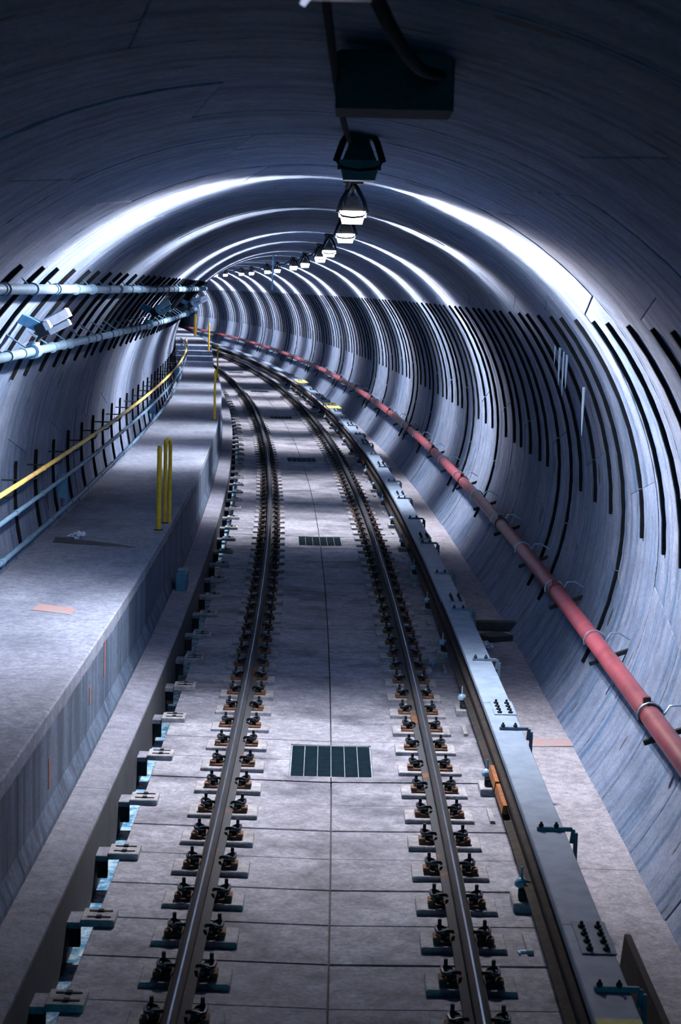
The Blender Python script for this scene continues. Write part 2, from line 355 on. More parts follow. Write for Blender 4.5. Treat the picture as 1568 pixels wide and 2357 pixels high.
def seg_mesh(a0, a1, t0, t1, slots):
    key = ('s', a0, a1, t0, t1, slots)
    if key in seg_cache: return seg_cache[key]
    g = .0045
    vc = [g, g + .006, RW - g - .006, RW - g]
    for c, b0, b1 in slots: vc += [c - CHW, c + CHW]
    vc = sorted(vc)
    ac = [a0, a0 + .12, a1 - .12, a1]
    for c, b0, b1 in slots: ac += [max(b0, a0 + .15), min(b1, a1 - .15)]
    nst = max(3, int((a1 - a0) / 4)); ac += [a0 + (a1 - a0) * i / nst for i in range(1, nst)]
    ac = sorted(set(round(x, 3) for x in ac)); ac = [x for i, x in enumerate(ac) if i == 0 or x - ac[i - 1] > .08]
    nv, na = len(vc), len(ac)
    def apos(a, v):
        t = (a - a0) / (a1 - a0); sh = (v / RW - .5)
        return math.radians(a + sh * (t0 * (1 - t) + t1 * t))
    deep = {}
    for i in range(nv - 1):
        for j in range(na - 1):
            vm, am = (vc[i] + vc[i + 1]) / 2, (ac[j] + ac[j + 1]) / 2; d = 0
            for c, b0, b1 in slots:
                if abs(vm - c) < CHW and b0 < am < b1: d = 1
            deep[i, j] = d
    mb = MB(); idx = {}; uvs = []
    def vert(i, j, d):
        if (i, j, d) not in idx:
            edge = i in (0, nv - 1) or j in (0, na - 1)
            r = RR + (.005 if (edge and d == 0) else 0) + (.035 if d == 1 else 0) + (.16 if d == 2 else 0)
            u_, z_ = ringp(apos(ac[j], vc[i]), r); idx[i, j, d] = len(mb.v); mb.v.append((u_, vc[i], z_)); uvs.append((vc[i], math.radians(ac[j]) * RR))
        return idx[i, j, d]
    for (i, j), d in deep.items():
        mb.f.append((vert(i, j, d), vert(i + 1, j, d), vert(i + 1, j + 1, d), vert(i, j + 1, d)))
        if i + 1 < nv - 1 and deep[i + 1, j] != d: mb.f.append((vert(i + 1, j, d), vert(i + 1, j, 1 - d), vert(i + 1, j + 1, 1 - d), vert(i + 1, j + 1, d)))
        if j + 1 < na - 1 and deep[i, j + 1] != d: mb.f.append((vert(i, j + 1, d), vert(i + 1, j + 1, d), vert(i + 1, j + 1, 1 - d), vert(i, j + 1, 1 - d)))
    for j in range(na - 1):
        for i in (0, nv - 1): mb.f.append((vert(i, j, 0), vert(i, j, 2), vert(i, j + 1, 2), vert(i, j + 1, 0)))
    for i in range(nv - 1):
        for j in (0, na - 1): mb.f.append((vert(i, j, 0), vert(i + 1, j, 0), vert(i + 1, j, 2), vert(i, j, 2)))
    me = mb.mesh('lining_segment', 28)
    uvl = me.uv_layers.new(name='UVMap')
    for l in me.loops: uvl.data[l.index].uv = uvs[l.vertex_index]
    seg_cache[key] = me; return me
def channel_mesh(c, b0, b1):
    key = (c, b0, b1)
    if key in ch_cache: return ch_cache[key]
    n = max(2, int((b1 - b0) / 5)); mb = MB(); rows = []
    for i in range(n + 1):
        a = math.radians(b0 + (b1 - b0) * i / n); row = []
        for v, r in ((c - CHW, RR + .008), (c - CHW, RR - CHD), (c + CHW, RR - CHD), (c + CHW, RR + .008)):
            u_, z_ = ringp(a, r); row.append(len(mb.v)); mb.v.append((u_, v, z_))
        rows.append(row)
    for i in range(n):
        for q in range(3): mb.f.append((rows[i][q], rows[i + 1][q], rows[i + 1][q + 1], rows[i][q + 1]))
    mb.f.append(tuple(rows[0])); mb.f.append(tuple(reversed(rows[-1])))
    ch_cache[key] = mb.mesh('anchor_channel'); return ch_cache[key]
far_ch = {'r': MB(), 'l': MB()}
ring = 0
CH_FAR = 88.0
while True:
    s = R0 + ring * RW
    if s > END - RW: break
    typ = ring % 2                      # type 1 rings carry two slots, type 0 rings one
    base = (ring // 2) * 3
    sl = [(0.30, base), (1.00, base + 1)] if typ == 1 else [(0.65, base + 2)]
    h = head(s + RW / 2); org = P(s, 0, 0)
    bnd = SEG[typ]; tilt = [0, 5, -4, 5, -4, 0] if typ else [0, -5, 4, -4, 5, 0]
    for q in range(5):
        a0, a1 = bnd[q], bnd[q + 1]; mid = (a0 + a1) / 2
        sd = 'r' if mid < 52 else ('c' if mid < 126 else 'l')
        slots = []
        for c, idx in sl:
            lo_ = A_RL if idx % 4 == 3 else A_RS
            lo_ += rnd.choice([0, 0]) 
            slots += [(c, lo_, A_RT), (c, A_LT, A_LB)]
        slots.append((.65, A_HT, A_HB) if typ == 0 else (.652, A_HT, A_HB))
        use = tuple((c, round(max(b0, a0 + .15), 2), round(min(b1, a1 - .15), 2)) for c, b0, b1 in slots if b0 < a1 - 1.5 and b1 > a0 + 1.5)
        o = link('lining_segment', seg_mesh(a0, a1, tilt[q], tilt[q + 1], ()), 'lining', WALL[sd])
        dr = rnd.uniform(-.004, .004); am = math.radians(mid)
        o.location = org + Vector((dr * math.cos(am), 0, dr * math.sin(am))); o.rotation_euler = (0, 0, h)
        for c, b0, b1 in use:
            if b1 - b0 < .5: continue
            if -2 < s < CH_FAR:
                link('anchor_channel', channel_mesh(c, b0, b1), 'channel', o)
            else:
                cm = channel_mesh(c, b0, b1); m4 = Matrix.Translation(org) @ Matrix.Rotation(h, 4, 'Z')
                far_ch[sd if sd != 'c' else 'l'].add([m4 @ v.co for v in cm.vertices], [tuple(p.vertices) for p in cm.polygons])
    ring += 1
n_ = 24; eb = build('far_light_cap', MB().add([P(END - .05, *ringp(2 * math.pi * q / n_, RR + .3)) for q in range(n_)] + [P(END + .15, *ringp(2 * math.pi * q / n_, RR + .3)) for q in range(n_)], [tuple(range(n_)), tuple(reversed(range(n_, 2 * n_)))] + [(q, (q + 1) % n_, n_ + (q + 1) % n_, n_ + q) for q in range(n_)]), 'grout'); eb['kind'] = 'structure'; eb['label'] = 'unseen cap added past the far tunnel bend to block outside light'  # unseen cap, added so no world light enters past the bend
for sd in 'rl':
    o = build('anchor_channels_beyond', far_ch[sd], 'channel', WALL[sd]); o['kind'] = 'stuff'

# ================================================================ TRACK
def rail(u, side):
    r = empty('running_rail', 2, u, -.142); r.rotation_euler = (0, 0, 0)
    inv = Matrix.Translation(-r.location)
    parts = [('running_band', [(-.005, -.001), (.005, -.001), (.005, .0012), (-.005, .0012)], 'polish'), ('rail_head', [(-.036, -.034), (-.028, -.042), (.028, -.042), (.036, -.034), (.036, -.008), (.026, -.001), (0, .0), (-.026, -.001), (-.036, -.008)], 'railhead'),
             ('rail_web', [(-.009, -.128), (.009, -.128), (.012, -.042), (-.012, -.042)], 'railweb'),
             ('rail_foot', [(-.070, -.142), (.070, -.142), (.070, -.132), (.012, -.118), (-.012, -.118), (-.070, -.132)], 'railfoot')]
    for nme, pr, mt in parts:
        o = build(nme, MB().sweep([(u + a, z) for a, z in pr], -1.5, END, 1.0), mt, smooth=35); o.parent = r; o.matrix_parent_inverse = inv
    return r
GA = .7525
tag(rail(-GA, 'l'), 'dark steel running rail on the left, nearer the walkway', 'rail', 'running rails')
tag(rail(GA, 'r'), 'dark steel running rail on the right, nearer the red pipe', 'rail', 'running rails')
# ---- rail fasteners (local z = 0 is the slab level under the rail)
def clip_pts(sx):
    p = [(.088, -.062, .030), (.088, .050, .034), (.100, .070, .046), (.125, .074, .056), (.148, .058, .060), (.152, .020, .058), (.146, -.030, .056), (.128, -.052, .062), (.100, -.050, .070), (.066, -.030, .064), (.056, .002, .046)]
    return [(sx * a, b_, c) for a, b_, c in p]
fm = {}
fm['pad'] = MB().box((0, 0, .013), (.48, .25, .034), .006).mesh('grout_pad')
fm['plate'] = MB().box((0, 0, .039), (.335, .165, .018), .004).mesh('base_plate')
for sx in (-1, 1):
    mb = MB().box((sx * .100, .0, .066), (.046, .085, .040), .006).box((sx * .122, 0, .058), (.03, .05, .03)); fm['shoulder', sx] = mb.mesh('clip_shoulder')
    fm['clip', sx] = MB().tube([(a, b_, c + .03) for a, b_, c in clip_pts(sx)], .0105, 7).mesh('spring_clip', 50)
    fm['wash', sx] = MB().box((sx * .150, -.045, .058), (.044, .062, .024), .005).mesh('washer_block')
    fm['stud', sx] = MB().lathe((sx * .128, .085, .048), [(.020, 0), (.020, .012), (.011, .014), (.011, .075)], 8).mesh('stud', 40)
order = [('grout_pad', 'pad', 'pad'), ('base_plate', 'plate', 'rust')]
for sx in (-1, 1): order += [('clip_shoulder', ('shoulder', sx), 'dark'), ('spring_clip', ('clip', sx), 'clip'), ('washer_block', ('wash', sx), 'rust'), ('stud', ('stud', sx), 'dark')]
for nm_, ky, mt in order: fm[ky].materials.append(M_[mt])
FS = [11.77 + PITCH * i for i in range(-6, 200)]
nearF = [s for s in FS if s < 62]; 
for u, nm in ((-GA, 'left'), (GA, 'right')):
    vis = 0
    for i, s in enumerate(nearF):
        e = empty('rail_fastener', s, u, FZ + .012)
        if s > 8.6: vis += 1
        lab = ('clipped fastener holding the %s running rail, %s from the bottom of the picture' % (nm, ordinal(vis))) if s > 8.6 else 'clipped fastener of the %s rail just below the picture edge' % nm
        tag(e, lab, 'rail fastener', 'fasteners of the %s running rail' % nm)
        jz = rnd.uniform(-.002, .002)
        for nm_, ky, mt in order:
            if s > 40 and nm_ in ('washer_block',): continue
            o = link(nm_, fm[ky], None, e)
            if nm_ in ('stud',) : o.rotation_euler = (0, 0, 0)
farf = {}
for u in (-GA, GA):
    fb = MB()
    for s in FS:
        if 62 <= s < 130:
            m4 = Matrix.Translation(P(s, u, FZ + .012)) @ Matrix.Rotation(head(s), 4, 'Z')
            for key in ('plate',) + tuple(('shoulder', sx) for sx in (-1, 1)):
                me = fm[key]; fb.add([m4 @ v.co for v in me.vertices], [tuple(p.vertices) for p in me.polygons])
    o = build('rail_fasteners_beyond', fb, 'dark')
    tag(o, 'distant run of fasteners along the %s rail round the bend' % ('left' if u < 0 else 'right'), 'rail fasteners', None, 'stuff')
# ---- drain grates in the slab
for i, g in enumerate(GRATES):
    e = empty('drain_grate', g, 0, FZ - .02)
    tag(e, 'rectangular drain grate in the slab centre, %s from the bottom of the picture' % ordinal(i + 1), 'drain grate', 'drain grates between the rails')
    fmesh = MB()
    for x in (-.314, .314): fmesh.box((x, 0, .004), (.012, .962, .03))
    for y in (-.475, .475): fmesh.box((0, y, .004), (.63, .012, .03))
    for x in (-.209, -.105, 0, .105, .209): fmesh.box((x, 0, .006), (.005, .94, .026))
    build('grate_frame', fmesh, 'grateframe', e)
    for c in range(6):
        gm = MB(); x = -.2615 + .1046 * c
        for y in range(23): gm.box((x, -.45 + .041 * y, .002), (.098, .033, .022))
        build('grate_panel', gm, 'grate', e)
    build('grate_pit', MB().box((0, 0, -.05), (.60, .93, .03)), 'black', e)
# ---- gutter brackets along the left slab edge
gp = MB().box((0, 0, .020), (.195, .21, .04), .005).mesh('cover_plate'); gp.materials.append(M_['pad'])
gslot = MB().box((.005, 0, .042), (.135, .016, .006)).box((.005, 0, .047), (.03, .03, .010)).mesh('slot_bar'); gslot.materials.append(M_['dark'])
gb = MB().box((-.155, 0, .002), (.115, .19, .036), .004).mesh('bridge_block'); gb.materials.append(M_['kerb'])
gl = MB().box((-.135, -.03, -.075), (.06, .05, .13)).box((-.16, .06, -.075), (.03, .03, .13)).mesh('hanger_leg'); gl.materials.append(M_['dark'])
n = 0
for i in range(-1, 46):
    s = 8.90 + 1.24 * i
    e = empty('gutter_bracket', s, -1.325, FZ + .022)
    n += 1
    tag(e, 'square pad bracket bridging the left gutter, %s from the bottom of the picture' % ordinal(n) if i >= 0 else 'square pad bracket bridging the left gutter just below the picture edge', 'bracket', 'brackets along the gutter')
    if i < 0: n -= 1
    link('cover_plate', gp, None, e)
    for y in (-.05, .05):
        o = link('slot_bar', gslot, None, e); o.location = (0, y, 0)
    link('bridge_block', gb, None, e); link('hanger_leg', gl, None, e)
o = build('gutter_water', MB().sweep([(-1.498, -.46), (-1.347, -.46), (-1.347, -.40), (-1.498, -.40)], -1.8, 90), 'water')
tag(o, 'blue rippled water lying in the gutter below the ledge', 'water', None, 'stuff')
# ---- third rail with its cover boards
tr = empty('third_rail', 2, 1.22, -.05); tr.rotation_euler = (0, 0, 0); inv = Matrix.Translation(-tr.location)
tag(tr, 'dark third rail under grey cover boards right of the track', 'third rail')
for nme, pr, mt in (('rail_head', [(-.036, .075), (.036, .075), (.036, .108), (.028, .115), (-.028, .115), (-.036, .108)], 'railweb'), ('rail_web', [(-.012, -.03), (.012, -.03), (.012, .075), (-.012, .075)], 'railweb'), ('rail_foot', [(-.062, -.045), (.062, -.045), (.062, -.033), (.012, -.02), (-.012, -.02), (-.062, -.033)], 'railweb')):
    o = build(nme, MB().sweep([(1.215 + a, z) for a, z in pr], -1.5, END, 1.0), mt, smooth=35); o.parent = tr; o.matrix_parent_inverse = inv
for a, b_ in ((11.9, 12.45), (12.5, 12.95), (24.5, 25.2), (36.5, 37.2)):
    o = build('rust_patch', MB().sweep([(1.142, .0), (1.178, .0), (1.178, .06), (1.150, .06)], a, b_, .2), 'orange'); o.parent = tr; o.matrix_parent_inverse = inv
BOARD = 5.0
i = 0; s = -1.07
while s < 118:
    e = s + BOARD
    lab = ('grey third-rail cover board, %s from the bottom of the picture' % ordinal(i - 1)) if i >= 2 else 'grey third-rail cover board %s' % ('just below the picture edge' if i == 1 else 'beside the camera position')
    cb = empty('cover_board', s, 1.3, .20)
    tag(cb, lab, 'cover board', 'third rail cover boards'); cinv = cb.matrix_basis.inverted()
    cb.rotation_euler = (0, 0, 0)
    cinv = Matrix.Translation(-cb.location)
    zt = .30 if s < 18.5 else .275
    pr = [(1.175, zt - .045), (1.19, zt - .045), (1.19, zt - .012), (1.375, zt - .012), (1.375, zt - .09), (1.388, zt - .09), (1.388, zt - .004), (1.383, zt), (1.182, zt), (1.175, zt - .006)]
    o = build('board', MB().sweep(pr, s + .004, e - .004, .5), 'cover'); o.parent = cb; o.matrix_parent_inverse = cinv
    if s < 60:
        sp = MB().sweep([(1.225, zt), (1.395, zt), (1.395, zt + .008), (1.225, zt + .008)], e - .42, e + .03, .2)
        o = build('splice_plate', sp, 'coverdark' if i < 2 else 'cover'); o.parent = cb; o.matrix_parent_inverse = cinv
        for a in range(4):
            for uu in (1.268, 1.350):
                p = P(e - .37 + .105 * a, uu, zt + .006)
                o = build('bolt', MB().lathe((0, 0, 0), [(.018, 0), (.018, .014), (.009, .016), (.009, .034)], 8), 'dark', smooth=40); o.location = p - cb.location; o.parent = cb
    i += 1; s = e
yb = build('yellow_paint_band', MB().sweep([(1.180, .301), (1.384, .301), (1.384, .304), (1.180, .304)], 6.6, 7.72, .3), 'pale_y')
tag(yb, 'yellow painted band on the cover board at the bottom right corner', 'paint band')
bk = MB().box((-.01, 0, .012), (.21, .022, .024), .003).box((.098, 0, -.03), (.022, .024, .085), .003, Matrix.Rotation(0.12, 3, 'Y')).box((.118, 0, -.26), (.024, .026, .50), .003)
bkm = bk.mesh('bracket_arm'); bkm.materials.append(M_['coverdark'])
bbm = MB().lathe((0, 0, .02), [(.014, 0), (.016, .016), (.008, .024), (.007, .034)], 8).mesh('bolt', 40); bbm.materials.append(M_['dark'])
i = 0
for kx in range(-1, 24):
    s = 10.55 + 2.5 * kx
    zt = .30 if s < 18.9 else .275
    e = empty('cover_bracket', s, 1.335, zt)
    if s > 7.7: i += 1
    tag(e, 'bent bar bracket clamped over the cover board, %s from the bottom of the picture' % ordinal(max(i, 1)), 'bracket', 'brackets over the third rail cover')
    link('bracket_arm', bkm, None, e)
    for x in (-.09, .0):
        o = link('bolt', bbm, None, e); o.location = (x, 0, 0)
    b2 = empty('third_rail_insulator', s + .04, 1.19, FZ + .018)
    tag(b2, 'blue-grey insulator on a block under the third rail, %s from the bottom of the picture' % ordinal(max(i, 1)), 'insulator', 'third rail insulators')
    build('base_block', MB().box((.01, 0, .028), (.22, .25, .06), .006), 'pad', b2)
    build('base_casting', MB().box((.02, 0, .075), (.13, .15, .036), .006).box((-.05, -.04, .09), (.03, .05, .05)), 'dark', b2)
    build('insulator_body', MB().lathe((.02, 0, .09), [(.05, 0), (.052, .02), (.035, .03), (.055, .045), (.035, .055), (.04, .075)], 12), 'dark', b2, 40)
    build('insulator_cap', MB().lathe((-.045, .0, .115), [(.02, 0), (.040, .012), (.042, .035), (.030, .055), (.008, .064), (.007, .13)], 12), 'porc', b2, 40)
    if s > 8 and s < 40:
        q = build('steel_strap', MB().box((0, 0, .012), (.035, .30, .024), .003), 'pad'); q.location = P(s - .62, 1.12, FZ + .017); q.rotation_euler = (0, 0, head(s))
        tag(q, 'flat bar on the slab by the third rail, %s from the picture bottom' % ordinal(max(i, 1)), 'bar', 'flat bars beside the third rail')
for a, b_, nm in ((49.2, 50.3, 'nearer'), (51.0, 51.6, 'middle'), (62.2, 64.2, 'farthest')):
    o = build('yellow_marker_plate', MB().sweep([(1.15, .276), (1.50, .276), (1.50, .292), (1.15, .292)], a, b_, .5), 'pale_y')
    tag(o, '%s pale yellow marker plate lying on the distant cover board' % nm, 'marker plate', 'yellow marker plates')
bd = MB().box((0, 0, .0), (.035, 1.9, .42), .004, Matrix.Rotation(.10, 3, 'Y'))
o = build('guard_plank', bd, 'wood'); o.location = P(8.15, 1.52, FZ + .19)
tag(o, 'dark plank on edge behind the cover board at bottom right', 'plank')

# ================================================================ PIPES, RAILS, CONDUITS
def pipe_thing(name, label, cat, u, z, r, mat, a, b, sec, cmat, cr, clen, n=12, group=None, wob=0.0, cu=None):
    root = empty(name, a, u, z); root.rotation_euler = (0, 0, 0); inv = Matrix.Translation(-root.location)
    tag(root, label, cat, group)
    s = a
    while s < b - .01:
        e = min(s + sec, b)
        o = build('pipe_length', MB().tube([P(q, u, z + wob * math.sin(q * .9)) for q in stations(s, e, .65)], r, n), mat, smooth=50); o.parent = root; o.matrix_parent_inverse = inv
        if e < b and clen:
            o = build('coupling', MB().tube([P(e - clen / 2, u, z + wob * math.sin(e * .9)), P(e + clen / 2, u, z + wob * math.sin(e * .9))], cr, n), cmat, smooth=50); o.parent = root; o.matrix_parent_inverse = inv
        s = e
    return root, inv
# red fire main along the right wall
PU, PZ, PR = 2.135, .665, .072
fp, inv = pipe_thing('fire_main', 'dusty red fire main pipe bracketed along the right wall', 'pipe', PU, PZ, PR, 'red', -2.9, 140, 5.0, 'reddark', .086, .055, 16)
for kx in range(0, 40):                                  # coupling bolts and wire hoops
    s = -2.9 + 5.0 * (kx + 1)
    if s > 9 and s < 70:
        e = P(s, PU, PZ); 
        o = build('coupling_lug', MB().box((-.02, 0, .098), (.05, .05, .045), .004), 'reddark'); o.location = e - fp.location; o.rotation_euler = (0, 0, head(s)); o.parent = fp
    s2 = 12.05 + 2.62 * kx
    if s2 < 90:
        pts = []
        for a in range(0, 9):
            t = math.radians(200 - 25 * a); pts.append((.088 * math.cos(t), 0, .088 * math.sin(t)))
        pts += [(.13, 0, .07), (.20, 0, .075), (.29, 0, .02)]
        o = build('hanger_hoop', MB().tube(pts, .008, 6), 'wire', smooth=60); o.location = P(s2, PU, PZ) - fp.location; o.rotation_euler = (0, 0, head(s2)); o.parent = fp
        o = build('hanger_strut', MB().box((.16, 0, -.115), (.42, .04, .035), .003, Matrix.Rotation(-.35, 3, 'Y')), 'dark'); o.location = P(s2, PU, PZ) - fp.location; o.rotation_euler = (0, 0, head(s2)); o.parent = fp
# left wall: handrail and conduits
hr, inv = pipe_thing('handrail', 'worn yellow handrail along the left wall above the walkway', 'handrail', -2.72, 1.74, .021, 'rail_y', 5, STEP0, 6.0, 'rail_y', .025, .06, 10)
for kx in range(0, 36):
    s = 9.3 + 1.5 * kx
    if s < STEP0 - 1:
        o = build('rail_bracket', MB().tube([(0, 0, -.015), (-.02, 0, -.07), (-.12, 0, -.10), (-.36, 0, -.10)], .008, 6), 'dark', smooth=50); o.location = P(s, -2.72, 1.74) - hr.location; o.rotation_euler = (0, 0, head(s)); o.parent = hr
pipe_thing('wall_conduit', 'blue-grey conduit just below the yellow handrail', 'conduit', -2.73, 1.50, .020, 'bluepipe', 5, 70, 1.5, 'bluepipe', .026, .09, 8, 'conduits under the handrail')
lc, linv = pipe_thing('wall_conduit', 'lowest blue-grey conduit running nearest to the walkway deck', 'conduit', -2.85, 1.07, .023, 'bluepipe', 5, 70, 1.5, 'bluepipe', .030, .10, 8, 'conduits under the handrail')
for s in (19.6, 33, 46):
    o = build('junction_box', MB().box((-.02, 0, .22), (.10, .16, .24), .008).box((-.0, -.09, .23), (.10, .02, .27)).tube([(0, 0, .0), (0, 0, .12)], .03, 8), 'bluepipe'); o.location = P(s, -2.88, 1.07); o.rotation_euler = (0, 0, head(s))
    tag(o, {19.6: 'nearest', 33: 'middle', 46: 'farthest'}[s] + ' small junction box standing on the lowest left conduit', 'junction box', 'junction boxes over the walkway')
c1, inv1 = pipe_thing('ceiling_conduit', 'upper galvanised conduit crossing the left wall slots', 'conduit', -2.20, 3.41, .036, 'conduit', 3, 95, 2.2, 'bluepipe', .043, .05, 12, 'upper left conduits')
c2, inv2 = pipe_thing('ceiling_conduit', 'lower galvanised conduit below the white wall lights', 'conduit', -2.44, 2.915, .036, 'conduit', 3, 95, 2.2, 'bluepipe', .043, .05, 12, 'upper left conduits')
for (cu, cz, root, off) in ((-2.20, 3.41, c1, 0.0), (-2.44, 2.915, c2, .35)):
    s = 4.2 + off
    while s < 62:
        d = Vector((cu - CX, 0, cz - CZ)).normalized(); dist = RR - math.hypot(cu - CX, cz - CZ)
        mb = MB().tube([(0, -.012, 0), (0, .012, 0)], .047, 12).tube([(d.x * .03, 0, d.z * .03), (d.x * dist, 0, d.z * dist)], .006, 6)
        o = build('pipe_clamp', mb, 'bluepipe'); o.location = P(s, cu, cz) - root.location; o.rotation_euler = (0, 0, head(s)); o.parent = root; s += 1.1
# ---- white wall lights on brackets, fed from the lower conduit
for i, s in enumerate((14.55, 25.2, 36.5, 45.0)):
    e = empty('wall_light', s, -2.36, 3.10)
    tag(e, ['nearest white twin-arm wall light on a blue bracket', 'second white wall light along the left wall', 'third white wall light, small in the dark left haunch', 'farthest white wall light near the tunnel bend'][i] + ' above the lower conduit', 'wall light', 'white wall lights')
    t = Matrix.Rotation(math.radians(-28), 3, 'Y')
    build('mounting_block', MB().box((-.12, .02, .045), (.17, .10, .085), .006, Matrix.Rotation(math.radians(24), 3, 'Y')), 'bracket', e)
    build('neck', MB().box((-.015, 0, -.015), (.09, .09, .11), .008, t), 'dark', e)
    mb = MB().box((.10, .03, .085), (.22, .11, .075), .01, t).box((.135, -.065, .015), (.19, .045, .05), .008, t).box((.035, -.03, .025), (.05, .12, .07), .006, t)
    build('light_housing', mb, 'white', e)
    build('drop_conduit', MB().tube([(-.02, 0, -.05), (-.055, .0, -.12), (-.078, .0, -.19)], .018, 8), 'dark', e, 50)
    o = build('tee_fitting', MB().tube([P(s - .10, -2.44, 2.915), P(s + .10, -2.44, 2.915)], .060, 12).tube([P(s, -2.44, 2.915), P(s, -2.435, 2.99)], .045, 10), 'conduit', smooth=50); o.parent = c2; o.matrix_parent_inverse = inv2

# ================================================================ YELLOW POSTS
def post(s, u, z, h, r, label, loop=False, lean=.03):
    e = empty('yellow_post', s, u, z); tag(e, label, 'post', 'yellow posts on the walkway edge')
    build('post_tube', MB().tube([(0, 0, 0), (0, 0, h - .03), (0, .0, h)], [r, r, r * .6], 10), 'yellow', e, 50)
    build('post_foot', MB().lathe((0, 0, -.0), [(r * 2.0, 0), (r * 2.0, .008), (r * 1.2, .012)], 10), 'dark', e)
    if loop: build('loop_tube', MB().tube([(.045, .10, 0), (.045, .10, h - .06), (.035, .08, h - .01), (.02, .04, h + .01), (0, 0, h - .02)], r, 10), 'yellow', e, 50)
    return e
post(19.70, -1.865, DZ, .92, .0265, 'nearest single yellow post at the walkway edge, left of the looped one')
post(20.30, -1.845, DZ, .93, .021, 'looped double yellow post right behind the nearest single one', True)
post(36.5, -1.85, DZ, 1.0, .024, 'tall yellow post mid-way along the walkway edge, in front of the steps')
post(53.0, -1.83, DZ, 1.0, .024, 'slim yellow post at the edge just before the walkway steps')
post(63.2, -1.90, DZ + .45, .95, .030, 'ochre yellow post standing on the walkway steps')
post(77.0, -1.92, DZ + .60, .85, .032, 'farthest yellow post near the tunnel bend', True)

